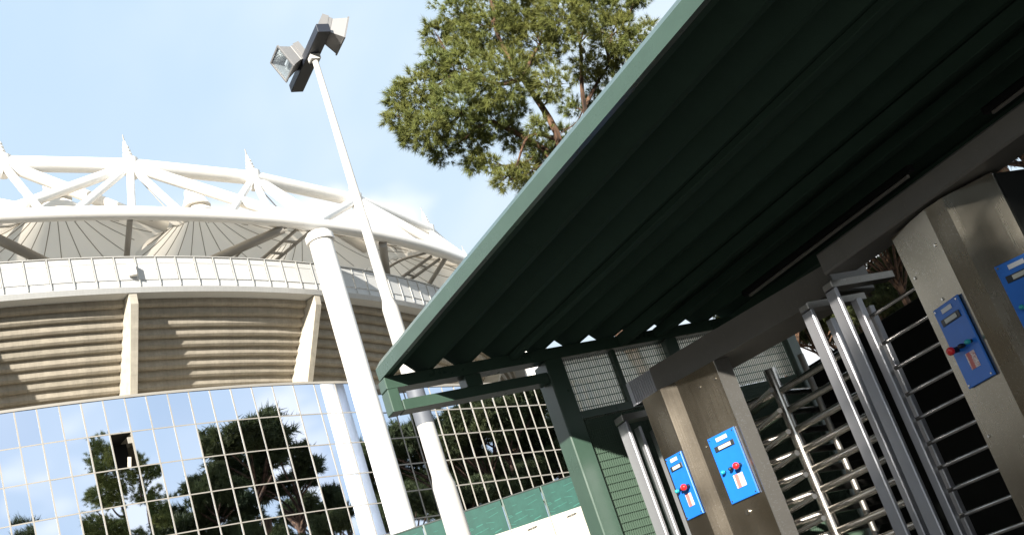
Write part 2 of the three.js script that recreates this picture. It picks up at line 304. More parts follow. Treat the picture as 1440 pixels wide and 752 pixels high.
{ // column, ring beam, truss and tent roof
  const cp = pol(54.35, 23.75, 0), ct = EYE + 27.5;
  const col = part('column', tube(cp.clone().setY(TERRACE_Y - 0.01), cp.clone().setY(ct), 0.7, 0.66, 40), M.whiteSteel, stadium);
  part('collar', tube(cp.clone().setY(ct - 0.55), cp.clone().setY(ct - 0.18), 0.8, 0.8, 40), M.whiteSteel, col);
  for (const dd of [-24, 24, 41]) { const q = pol(54.35, 23.75 + dd, 0); part('column', tube(q.clone().setY(TERRACE_Y - 0.01), q.clone().setY(ct), 0.7, 0.66, 30), M.whiteSteel, stadium); }
  const roof = sub('roof_truss', stadium);
  const ringPts = [], N = 60; for (let i = 0; i <= N; i++) ringPts.push(pol(54, -14 + 88 * i / N, 28.3));
  const ringTube = (pts, r, name) => part(name, new THREE.TubeGeometry(new THREE.CatmullRomCurve3(pts), 120, r, 14, false), M.whiteSteel, roof);
  ringTube(ringPts, 0.36, 'ring_beam');
  const nodes = [-1.5, 6.9, 14.35, 23.2, 33.2, 44.1, 55.5, 67];
  const chordR = 51, chordH = 32.9;
  for (let i = 0; i + 1 < nodes.length; i++) part('top_chord', tube(pol(chordR, nodes[i], chordH), pol(chordR, nodes[i + 1], chordH), 0.42, 0.42, 18), M.whiteSteel, roof);
  
  nodes.forEach((a, i) => {
    const top = pol(chordR, a, chordH);
    const q = (i === 2 || i === 3) ? -2.2 : -2.4;
    part('post', tube(pol(54, a + q, 28.3), top, 0.2, 0.2, 12), M.whiteSteel, roof);
    const sp = part('finial', tube(top.clone().add(V3(0, 0.3, 0)), top.clone().add(V3(0.05, 1.55, 0)), 0.26, 0.08, 12), M.whiteSteel, roof);
    for (let k = 0; k < 4; k++) part('ring', tube(top.clone().add(V3(0.01, 0.45 + 0.22 * k, 0)), top.clone().add(V3(0.01, 0.53 + 0.22 * k, 0)), 0.3 - 0.04 * k, 0.3 - 0.04 * k, 12), M.whiteSteel, sp);
    part('spike', tube(top.clone().add(V3(0.05, 1.5, 0)), top.clone().add(V3(0.05, 2.0, 0)), 0.05, 0.03, 6), M.greySteel, sp);
    part('gusset', tube(top.clone().add(V3(0, -0.75, 0)), top.clone().add(V3(0, 0.35, 0)), 0.3, 0.5, 14), M.whiteSteel, roof);
    part('short_brace', tube(pol(54, a - 5.2, 28.4), top, 0.21, 0.21, 12), M.whiteSteel, roof);
    part('short_brace', tube(pol(54, a + 0.6, 28.4), top, 0.21, 0.21, 12), M.whiteSteel, roof);
    part('long_brace', tube(top, pol(i % 2 ? 51.5 : 53.9, a + (i % 2 ? 8.6 : 8.3), i % 2 ? 28.9 : 28.6), 0.32, 0.32, 14), M.whiteSteel, roof);
    if (i % 2 === 0) part('long_brace', tube(top, pol(53.9, a - 8.6, 28.6), 0.28, 0.28, 14), M.whiteSteel, roof);
    part('stay_cable', tube(top.clone().add(V3(0.2, -0.6, 0.3)), pol(52, a + 1.6, 29), 0.035, 0.035, 5), M.greySteel, roof);
  });
  // tent membranes, one cone to each bay
  const tents = [-4.2, 0.6, 10.9, 21.1, 31.4, 41.8, 52.3, 63];
  const R0 = 54.0, R1 = 33, apexR = 47.6;
  const heightAt = (R, a, ap) => {
    const x = R * Math.cos(rad(a - ap)) - apexR, z = R * Math.sin(rad(a - ap)), rho = Math.hypot(x, z);
    const base = 28.05 + 1.35 * smooth(54.1, 51.2, R) - 0.6 * smooth(49, 36, R);
    return base + 3.7 * Math.pow(clamp(1 - rho / 5.4), 1.5);
  };
  for (let b = 1; b + 1 < tents.length; b++) {
    const ap = tents[b], a0 = (tents[b - 1] + ap) / 2, a1 = (tents[b + 1] + ap) / 2, NU = 34, NV = 40, pos = [], idx = [], uv = [];
    const lo = b === 1 ? -14 : a0;
    for (let v = 0; v <= NV; v++) for (let u = 0; u <= NU; u++) { const a = lo + (a1 - lo) * u / NU, R = R0 + (R1 - R0) * Math.pow(v / NV, 1.25), p = pol(R, a, heightAt(R, a, ap)); pos.push(p.x, p.y, p.z); uv.push(R, rad(a) * R); }
    for (let v = 0; v < NV; v++) for (let u = 0; u < NU; u++) { const k = v * (NU + 1) + u; idx.push(k, k + 1, k + NU + 2, k, k + NU + 2, k + NU + 1); }
    const g = new THREE.BufferGeometry(); g.setAttribute('position', new THREE.Float32BufferAttribute(pos, 3)); g.setAttribute('uv', new THREE.Float32BufferAttribute(uv, 2)); g.setIndex(idx); g.computeVertexNormals();
    const mem = part('roof_membrane', g, M.membrane, stadium);
    const ax = pol(apexR, ap, heightAt(apexR, ap, ap));
    part('vent', mergeGeometries([tube(ax.clone().add(V3(0, -0.5, 0)), ax.clone().add(V3(0, 0.35, 0)), 0.85, 0.5, 20), tube(ax.clone().add(V3(0, 0.36, 0)), ax.clone().add(V3(0, 0.62, 0)), 0.55, 0.5, 20)]), M.whiteSteel, mem);
    const seams = []; // stitched seams fanning out from the vent
    for (let k = 0; k < 18; k++) {
      const th = TAU * k / 18 + 0.1, pts = [];
      for (let s = 1; s <= 9; s++) { const rho = 0.75 * s, x = apexR + rho * Math.cos(th), z = rho * Math.sin(th), R = Math.hypot(x, z), a = ap + THREE.MathUtils.radToDeg(Math.atan2(z, x)); if (R > 53.7 || a < a0 + 0.1 || a > a1 - 0.1) break; pts.push(pol(R, a, heightAt(R, a, ap) - 0.05)); }
      if (pts.length > 2) seams.push(new THREE.TubeGeometry(new THREE.CatmullRomCurve3(pts), pts.length * 2, 0.022, 4, false));
    }
    if (seams.length) part('seam', merge(seams), M.seam, mem).userData = { kind: 'stuff' };
  }
  // struts under the ring
  for (const [p, q] of [[4.2, 10.6], [21.7, 16.2], [-8, -2], [30.2, 36.4], [48, 42]]) part('under_strut', tube(pol(53.8, p, 27.9), pol(49.6, q, 26.8), 0.26, 0.26, 14), M.greySteel, roof);
  for (const p of [12, 37.5]) part('prop', tube(pol(53.9, p, 28.0), pol(50.6, p + 0.6, 26.2), 0.15, 0.15, 12), M.greySteel, roof);
  for (const p of [22.3, 35.5]) { // lattice arms by the column heads
    const a0 = pol(53.7, p + 0.5, 28.0), b0 = pol(49.5, p - 1.9, 26.4), a1 = pol(53.7, p + 1.6, 28.0), b1 = pol(49.5, p - 0.8, 26.4);
    const arm = part('lattice_arm', merge([tube(a0, b0, 0.1, 0.1, 8), tube(a1, b1, 0.1, 0.1, 8)]), M.greySteel, roof);
    for (let k = 1; k < 5; k++) part('rung', tube(a0.clone().lerp(b0, k / 5), a1.clone().lerp(b1, k / 5), 0.08, 0.08, 6), M.greySteel, arm);
    part('arch', new THREE.TubeGeometry(new THREE.CatmullRomCurve3([pol(53.7, p - 0.2, 28.1), pol(52.2, p - 1.4, 28.0), pol(50.7, p - 2.2, 27.4), pol(49.6, p - 2.5, 26.4)]), 14, 0.08, 6, false), M.greySteel, arm);
  }
}

// ---------------------------------------------------------------- green screen panels on white concrete blocks along the terrace edge
{
  const step = 1.36, topY = EYE + FENCE_D * 0.1635, midY = EYE + FENCE_D * 0.1365;
  for (let k = -9; k < 11; k++) {
    const s = -0.62 + k * step, A = fenceAt(s, 0.3), g0 = thing('screen_block', 'green sheet metal screen on white concrete barrier block at the terrace edge', 'barrier', 'screened barrier blocks along the terrace edge', [A.x, TERRACE_Y, A.z]);
    g0.rotation.y = -FENCE_AZ - Math.PI / 2; // local x runs along the fence
    const W = step, H0 = midY - TERRACE_Y, H1 = topY - TERRACE_Y;
    const sh = new THREE.Shape(); sh.moveTo(-0.3, 0.002); sh.lineTo(0.3, 0.002); sh.lineTo(0.3, 0.22); sh.lineTo(0.17, 0.45); sh.lineTo(0.13, H0); sh.lineTo(-0.13, H0); sh.lineTo(-0.17, 0.45); sh.lineTo(-0.3, 0.22); sh.closePath();
    const bg = new THREE.ExtrudeGeometry(sh, { depth: W - 0.03, bevelEnabled: true, bevelThickness: 0.008, bevelSize: 0.008, bevelSegments: 1 }); bg.deleteAttribute('uv'); bg.translate(0, 0, -(W - 0.03) / 2); bg.rotateY(Math.PI / 2);
    part('block', boxUV(bg), M.paleConcrete, g0);
    part('lifting_loop', new THREE.TubeGeometry(new THREE.CatmullRomCurve3([V3(-0.16, H0 - 0.2, 0.14), V3(-0.12, H0 - 0.18, 0.2), V3(0, H0 - 0.17, 0.22), V3(0.12, H0 - 0.16, 0.2), V3(0.17, H0 - 0.16, 0.14)]), 14, 0.014, 6, false), M.knob, g0);
    part('screen', box(-W / 2 + 0.045, W / 2 - 0.045, H0 + 0.002, H1 - 0.03, -0.012, 0.012, 0.003), M.panelGreen, g0);
    part('screen_post', box(-W / 2 - 0.02, -W / 2 + 0.04, H0 + 0.001, H1, -0.03, 0.045, 0.005), M.green, g0);
    part('screen_rail', box(-W / 2 + 0.046, W / 2 - 0.025, H1 - 0.028, H1 + 0.02, -0.03, 0.03, 0.005), M.greenDark, g0);
  }
}

// ---------------------------------------------------------------- added unseen tan building, there to tint the reflections in the steel doors
{
  const b = thing('added_mirror_building', 'added unseen long tan building mirrored in the steel doors', 'building', null, [26, 0, -33]);
  const render = std({ color: lin(0.5, 0.4, 0.28), map: concreteMap, roughness: 0.9 });
  part('wall', box(-46, 52, 0.002, 17, -4, 0), render, b); part('cornice', box(-46.4, 52.4, 17.002, 17.6, -4.4, 0.5), M.paleConcrete, b);
  for (let k = -7; k < 21; k++) for (const y of [1.2, 6.2, 11.4]) { const w = part('window', box(-19.6 + k * 3.4, -18.2 + k * 3.4, y, y + 3, 0.003, 0.06), M.darkRoom, b); part('sill', box(-19.8 + k * 3.4, -18 + k * 3.4, y - 0.2, y - 0.003, 0.003, 0.25), M.paleConcrete, w); }
}

// ---------------------------------------------------------------- tall lamp post with two floodlights
{
  const b = atDist(596, 590, 20), base = V3(b.x, 0, b.z), d20 = 20;
  const lp = thing('lamp_post', 'tall white stepped lamp post with two floodlights on a black crossbar', 'lamp post', null, [base.x, 0, base.z]);
  const hAt = (px, py) => { const d = ray(px, py); return EYE + d20 * d.y / Math.hypot(d.x, d.z); };
  const h1 = hAt(616, 675), h2 = hAt(534, 430), hb0 = hAt(598, 597), hb1 = hAt(588, 545), top = 12.3 + EYE - 0.1;
  const P = (y) => V3(0, y, 0);
  const prof = [[0.2, 0], [0.192, h1 - 0.12], [0.155, h1 + 0.08], [0.142, h2 - 0.1], [0.1, h2 + 0.08], [0.055, top], [0, top]];
  part('shaft', new THREE.LatheGeometry(prof.map(([r, y]) => new THREE.Vector2(r, y)), 28), M.whitePaint, lp);
  part('dark_band', tube(P(hb0), P(hb1), 0.158, 0.154, 28, false), std({ color: lin(0.16, 0.18, 0.22), roughness: 0.6, map: concreteMap }), lp);
  part('base_plate', box(-0.32, 0.32, 0.001, 0.03, -0.32, 0.32, 0.005), M.greySteel, lp);
  const c = onY(447, 85, 12.3 + EYE).sub(base), x0 = onY(427, 127, 12.3 + EYE).x - base.x, x1 = onY(468, 42, 12.3 + EYE).x - base.x;
  const zc = 0, yc = c.y;
  part('crossbar', box(Math.min(x0, x1), Math.max(x0, x1), yc - 0.03, yc + 0.14, zc - 0.13, zc + 0.13, 0.01), M.lampBlack, lp);
  part('clamp', box(-0.09, 0.09, yc - 0.14, yc - 0.035, -0.1, 0.1, 0.01), M.whitePaint, lp);
  const flood = (x, dir) => { // dir -1 looks to -z, +1 to +z, nose down
    const g = sub('floodlight', lp); g.position.set(x, yc + 0.22, dir * 0.2); g.rotation.set(dir > 0 ? 0.42 : -0.42, 0, 0); if (dir < 0) g.rotation.set(-0.42, 0, 0);
    const s = dir, W = 0.27, H = 0.235;
    const frus = (a, A, za, b, B, zb) => { const q = [[-a, -A, za], [a, -A, za], [a, A, za], [-a, A, za], [-b, -B, zb], [b, -B, zb], [b, B, zb], [-b, B, zb]], f = [[0, 1, 5, 4], [1, 2, 6, 5], [2, 3, 7, 6], [3, 0, 4, 7]], pos = []; for (const [i, j, k, l] of f) for (const m of [i, j, k, i, k, l]) pos.push(...q[m]); const gg = new THREE.BufferGeometry(); gg.setAttribute('position', new THREE.Float32BufferAttribute(pos, 3)); return boxUV(gg); };
    const back = box(-0.2, 0.2, -0.17, 0.17, Math.min(0, -s * 0.16), Math.max(0, -s * 0.16), 0.03); back.translate(0, 0, s * 0.06);
    part('housing', merge([frus(0.19, 0.16, s * 0.03, W, H, s * 0.3), back]), M.lampBody, g);
    part('reflector', merge([frus(0.16, 0.13, s * 0.07, W - 0.03, H - 0.03, s * 0.29), box(-0.16, 0.16, -0.13, 0.13, s > 0 ? 0.065 : -0.075, s > 0 ? 0.075 : -0.065)]), M.reflector, g);
    part('bezel', merge([box(-W - 0.02, W + 0.02, H - 0.01, H + 0.02, s > 0 ? 0.295 : -0.325, s > 0 ? 0.325 : -0.295), box(-W - 0.02, W + 0.02, -H - 0.02, -H + 0.01, s > 0 ? 0.295 : -0.325, s > 0 ? 0.325 : -0.295), box(-W - 0.02, -W + 0.01, -H + 0.012, H - 0.012, s > 0 ? 0.295 : -0.325, s > 0 ? 0.325 : -0.295), box(W - 0.01, W + 0.02, -H + 0.012, H - 0.012, s > 0 ? 0.295 : -0.325, s > 0 ? 0.325 : -0.295)]), M.lampBody, g);
    part('lens', box(-W + 0.012, W - 0.012, -H + 0.012, H - 0.012, s > 0 ? 0.305 : -0.311, s > 0 ? 0.311 : -0.305), M.lampLens, g);
    part('bulb', tube(V3(-0.12, 0, s * 0.17), V3(0.12, 0, s * 0.17), 0.035, 0.035, 12), M.plate, g);
    for (let k = 0; k < 7; k++) part('cooling_fin', box(-0.21 + k * 0.064, -0.195 + k * 0.064, -0.19, 0.19, s > 0 ? -0.17 : 0.04, s > 0 ? -0.04 : 0.17), M.lampBody, g);
    part('bracket', box(-0.24, 0.24, -0.26, -0.2, s > 0 ? -0.2 : 0.08, s > 0 ? -0.08 : 0.2), M.lampBlack, g);
  };
  flood(0.42, -1); flood(-0.44, 1);
}
// ---------------------------------------------------------------- pines
function tuftGeo(seed, blades, len, wid, spread) { // a spray of needles round a short twig that points up (+y)
  const r = rngOf(seed), pos = [], nor = [];
  for (let k = 0; k < blades; k++) {
    const th = r() * TAU, ph = Math.pow(r(), 0.7) * spread, L = len * (0.65 + 0.5 * r()), b = V3(0, len * 0.5 * r(), 0);
    const d = V3(Math.sin(ph) * Math.cos(th), Math.cos(ph), Math.sin(ph) * Math.sin(th)), s = V3(r() - 0.5, r() - 0.5, r() - 0.5).cross(d).normalize().multiplyScalar(wid / 2);
    const q = [b.clone().sub(s), b.clone().add(s), b.clone().addScaledVector(d, L)], n = q[1].clone().sub(q[0]).cross(q[2].clone().sub(q[0])).normalize();
    for (const v of q) { pos.push(v.x, v.y, v.z); nor.push(n.x, n.y, n.z); }
  }
  const g = new THREE.BufferGeometry(); g.setAttribute('position', new THREE.Float32BufferAttribute(pos, 3)); g.setAttribute('normal', new THREE.Float32BufferAttribute(nor, 3)); g.setAttribute('uv', new THREE.Float32BufferAttribute(new Float32Array(pos.length / 3 * 2), 2)); return g;
}
const needleMat = phys({ color: 0xffffff, roughness: 0.75, specularIntensity: 0.3, transmission: 0.3, thickness: 0, side: THREE.DoubleSide });
const tuftNear = tuftGeo(1, 30, 0.22, 0.019, 1.4), tuftFar = tuftGeo(2, 16, 0.52, 0.09, 1.45);
function foliage(parent, clusters, perM2, geo, seed, tint) { // clusters: {c, r, flat}
  const r = rngOf(seed), mats = [], cols = [], m = new THREE.Matrix4(), q = new THREE.Quaternion(), col = new THREE.Color();
  for (const k of clusters) {
    const n = Math.round(perM2 * k.r * k.r), hue = r();
    for (let i = 0; i < n; i++) {
      let d; do d = V3(r() * 2 - 1, r() * 2 - 1, r() * 2 - 1); while (d.lengthSq() > 1 || d.lengthSq() < 0.02);
      const rr = Math.pow(d.length(), 0.55); d.normalize();
      const lump = 0.8 + 0.35 * n3(d.x * 1.7 + k.c.x, d.y * 1.7 + k.c.y, d.z * 1.7 + k.c.z);
      const p = k.c.clone().add(V3(d.x * k.r * rr * lump, d.y * k.r * k.flat * rr * lump, d.z * k.r * rr * lump));
      if (n3(p.x * 1.3, p.y * 1.3, p.z * 1.3) < -0.42) continue; // gaps between the sprays
      const dir = d.clone().multiplyScalar(0.8).add(V3(r() - 0.5, 0.35 + (r() - 0.5) * 0.8, r() - 0.5)).normalize();
      q.setFromUnitVectors(V3(0, 1, 0), dir); const s = 0.7 + 0.6 * r(); m.compose(p, q, V3(s, s, s)); mats.push(m.clone());
      const v = 0.75 + 0.5 * r(), ochre = clamp(0.5 * hue + 0.5 * r());
      cols.push(col.setRGB(tint[0] * v * (0.82 + 0.4 * ochre), tint[1] * v * (0.92 + 0.15 * ochre), tint[2] * v).clone());
    }
  }
  const im = new THREE.InstancedMesh(geo, needleMat, mats.length); mats.forEach((x, i) => { im.setMatrixAt(i, x); im.setColorAt(i, cols[i]); });
  im.name = 'crown'; im.castShadow = im.receiveShadow = true; im.userData = { kind: 'stuff' }; parent.add(im); return im;
}
{ // the pine that rises behind the gate roof
  const D = 38, base = atDist(800, 215, D); base.y = 0;
  const t = thing('pine_tree', 'tall open crowned pine rising behind the dark gate roof', 'tree', null, [base.x, 0, base.z]);
  const P = (px, py, off = 0) => atDist(px, py, D + off).sub(t.position);
  const C = [[585, 130, 36], [562, 166, 22, -1], [600, 182, 34, -1], [640, 150, 42, -1], [652, 92, 42], [612, 48, 22], [640, 14, 34], [690, 40, 46], [702, 108, 46, -1.5], [690, 168, 36], [662, 203, 28, 1], [622, 212, 22], [722, 196, 22, 1], [750, 58, 48, 1], [772, 118, 30, -1], [790, 28, 44], [832, 18, 40, 2], [862, 50, 38, 2], [822, 92, 26, 2], [852, 112, 26, 3], [892, 62, 26, 2], [908, 38, 16, 3], [757, 178, 16, -1], [735, 242, 22, 1], [712, 252, 18], [768, 222, 20, 2], [806, 150, 18, 3], [838, 140, 20, 3], [872, 88, 22, 3], [690, -40, 50], [760, -45, 60], [830, -40, 50, 2], [640, -40, 36], [900, -10, 24, 3], [900, 120, 24, 4], [930, 80, 26, 4], [560, 140, 20], [580, 190, 22], [610, 90, 26], [870, 10, 30, 3], [720, 150, 26, 1], [650, 50, 30, 2], [728, 12, 40, 2], [755, 205, 20, 1], [785, 190, 18, 3], [800, 215, 20, 3], [845, 175, 22, 4], [820, 185, 20, 4], [790, 245, 20, 3], [870, 140, 22, 4], [745, 262, 16, 2], [665, 225, 18, 0.5], [690, 230, 16, 0.5]];
  const u = 1700 / (D * 1.12);
  const clusters = C.map(([x, y, r, o = 0]) => ({ c: P(x, y, o), r: r / u * 1.1, flat: 0.82 }));
  const root = V3(0, 0, 0), fork = P(800, 330, 0.5), k1 = P(786, 196, 0), k2 = P(735, 110, 0), k3 = P(700, 50, 0), b1 = P(770, 215, 1), b2 = P(712, 180, 0.5), b3 = P(650, 160, 0), r1 = P(860, 250, 2), r2 = P(822, 150, 2), r3 = P(816, 60, 2), r4 = P(806, 5, 2);
  part('trunk', curveTube([root, V3(0, fork.y * 0.5, 0.1), fork, k1, P(762, 150, 0), k2, k3, P(690, 0, 0)], 0.36, 0.05, 6, 9), M.bark, t);
  const limb = (pts, a, b) => part('limb', curveTube(pts, a, b, 5, 7), M.bark, t);
  limb([fork, b1, P(742, 196, 0.8), b2, b3, P(600, 150, 0)], 0.19, 0.03);
  limb([V3(0, fork.y * 0.8, 0), r1, r2, r3, r4], 0.18, 0.04);
  limb([r2, P(850, 100, 3), P(880, 60, 3)], 0.09, 0.02); limb([k1, P(745, 190, 0), P(725, 235, 0.5), P(705, 255, 0)], 0.07, 0.02); limb([k2, P(700, 118, 0), P(652, 95, 0)], 0.1, 0.02); limb([k2, P(760, 60, 1), P(790, 20, 1)], 0.09, 0.02); limb([b2, P(690, 170, 0), P(640, 205, 0)], 0.07, 0.015); limb([k1, P(770, 225, 1), P(740, 245, 1)], 0.06, 0.015);
  const anchors = [k2, k3, b2, b3, r2, r3, P(762, 150, 0), P(690, 40, 0), P(640, 100, 0), P(760, 60, 1), P(850, 60, 2), P(730, 230, 1)], tw = [];
  for (const k of clusters) { const a = anchors.slice().sort((p, q) => p.distanceTo(k.c) - q.distanceTo(k.c))[0]; if (a.distanceTo(k.c) < 0.2) continue; const mid = a.clone().lerp(k.c, 0.5).add(V3(0, -0.15, 0.1)); tw.push(curveTube([a, mid, k.c.clone().add(V3(0, 0.2, 0))], 0.035, 0.01, 4, 5));
    for (let j = 0; j < 4; j++) { const r = rngOf(Math.round(k.c.x * 917 + j * 31)); const d = V3(r() - 0.5, r() - 0.3, r() - 0.5).normalize().multiplyScalar(k.r * 0.8); tw.push(curveTube([mid, k.c.clone().addScaledVector(d, 0.4), k.c.clone().add(d)], 0.014, 0.005, 3, 4)); } }
  part('twigs', merge(tw), M.bark, t).userData = { kind: 'stuff' };
  foliage(t, clusters, 330, tuftNear, 41, [0.16, 0.182, 0.048]);
}
// umbrella pines: those seen in the glass, and added unseen ones that shape the light
function umbrella(seed, H, crownR, crownH, lean = 0.4) {
  const g = new THREE.Group(), r = rngOf(seed), cl = [], hub = V3(lean, H - crownH * 0.95, lean * 0.6);
  part('trunk', curveTube([V3(0, -0.2, 0), V3(lean * 0.2, H * 0.3, -lean * 0.2), hub], 0.42, 0.22, 6, 9), M.bark, g);
  const nl = 13; 
  for (let k = 0; k < nl; k++) {
    const a = TAU * k / nl + r() * 0.5, q = k < 4 ? 0.25 + 0.2 * r() : 0.6 + 0.28 * r();
    const c = hub.clone().add(V3(Math.cos(a) * crownR * q, crownH * (0.78 - 0.5 * q * q + 0.12 * r()), Math.sin(a) * crownR * q));
    cl.push({ c, r: crownR * (0.27 + 0.12 * r()), flat: 0.55 });
    part('limb', curveTube([hub.clone().add(V3(0, -crownH * 0.3 * r(), 0)), hub.clone().lerp(c, 0.5).add(V3(0, -0.25, 0)), c], 0.13, 0.04, 4, 6), M.bark, g);
  }
  foliage(g, cl, 80, tuftFar, seed + 9, [0.075, 0.09, 0.032]);
  return g;
}
{
  const kinds = [umbrella(101, 20, 5.6, 5.5), umbrella(202, 20, 4.6, 6.5, 0.8), umbrella(303, 20, 6.2, 4.6, -0.5)];
  const put = (kind, x, z, H, turn, label, group, wide = 1) => {
    const o = kinds[kind].clone(); o.name = numbered('umbrella_pine'); o.userData = { label, category: 'tree' }; if (group) o.userData.group = group;
    const beyond = V3(x, 0, z).dot(fnor) > FENCE_D, y0 = beyond ? TERRACE_Y : 0, s = (H - y0) / 20;
    o.position.set(x, y0, z); o.scale.set(s * wide, s, s * wide); o.rotation.y = turn; scene.add(o); return o;
  };
  const mirrored = (px, py, D2) => { // where a thing seen in the glass stands, and how tall its top is
    const d = ray(px, py), h = Math.hypot(d.x, d.z), ux = d.x / h, uz = d.z / h; let nx, nz, D;
    if (px < 520) { const b = ux * CX + uz * CZ; D = b - Math.sqrt(b * b - (CX * CX + CZ * CZ - GR * GR)); nx = (ux * D - CX) / GR; nz = (uz * D - CZ) / GR; }
    else { const l = Math.hypot(1, 0.4); nx = -1 / l; nz = 0.4 / l; D = (61.05 * nx + 25.72 * nz) / (ux * nx + uz * nz); }
    const dn = ux * nx + uz * nz, rx = ux - 2 * dn * nx, rz = uz - 2 * dn * nz;
    return { x: ux * D + rx * D2, z: uz * D + rz * D2, top: EYE + d.y / h * (D + D2) };
  };
  const L = 'umbrella pine in the grove mirrored by the glass base', G = 'pines of the grove mirrored in the glass';
  const S = [[338, 600, 36, 0, 1.25], [392, 612, 38, 1, 1.2], [288, 672, 34, 2, 0.7], [205, 752, 56, 1, 0.9], [165, 772, 66, 0, 0.9], [240, 722, 40, 2, 0.8], [30, 752, 76, 0, 0.7], [90, 775, 76, 1, 0.8], [462, 690, 40, 2, 0.7], [690, 556, 26, 0, 1.0], [640, 585, 30, 1, 1], [575, 600, 32, 2, 0.8], [740, 580, 34, 1, 1], [785, 600, 30, 0, 1], [420, 690, 55, 0, 1], [345, 690, 55, 1, 1], [700, 640, 60, 2, 1], [610, 650, 60, 0, 1], [60, 790, 60, 2, 0.7], [140, 800, 58, 1, 0.8], [262, 745, 34, 0, 0.7], [322, 745, 34, 2, 0.7], [400, 735, 28, 1, 0.8], [462, 725, 24, 0, 0.7], [560, 690, 24, 1, 0.8], [625, 690, 24, 2, 0.8], [668, 678, 24, 0, 0.8], [722, 655, 26, 1, 0.8], [775, 640, 26, 2, 0.8]];
  S.forEach(([x, y, d, k, w], i) => { const q = mirrored(x, y, d); put(k, q.x, q.z, q.top, i * 1.9, L, G, w); });
  for (const [lat, pS, kind, H, wide, label] of [[-3.9, -17.5, 2, 10.3, 1.35, 'broad low unseen umbrella pine added to shade the gate'], [-3.1, -11.5, 1, 8.1, 1.75, 'small unseen umbrella pine added nearest the gate for shade'], [-6.5, -14, 0, 9.2, 1.2, 'unseen umbrella pine added for shade between the broad low pine and the small one']])
    put(kind, 0.669 * lat + 0.743 * pS, -0.743 * lat + 0.669 * pS, H, 0.7, label, null, wide);  // unseen pines added to throw shade over the right-hand turnstile
  [[-2, -20, 8.4], [5, -24, 9.6], [-9, -21, 9], [11, -22, 9], [17, -21, 9.4], [22, -16, 8.6], [29, -21, 10], [34, -17, 9.5], [41, -21, 11], [1, -29, 15.5], [-5, -27, 14.5], [-3, -14.5, 7.2], [-10, -28, 15], [-4, -22, 11.5], [2, -23, 12]].forEach(([x, z, H], i) => put((i + 1) % 3, x, z, H, i * 1.7, 'unseen umbrella pine added to darken the steel door reflections', 'added unseen pines facing the gate front'));  // unseen pines added as something dark for the steel doors to mirror
  [[-2, 24, 15], [9, 21, 16], [13, 32, 12]].forEach(([x, z, H], i) => put(i, x, z, H, i * 2.2, 'leafy umbrella pine standing close behind the gate shelter', 'pines close behind the gate'));
}

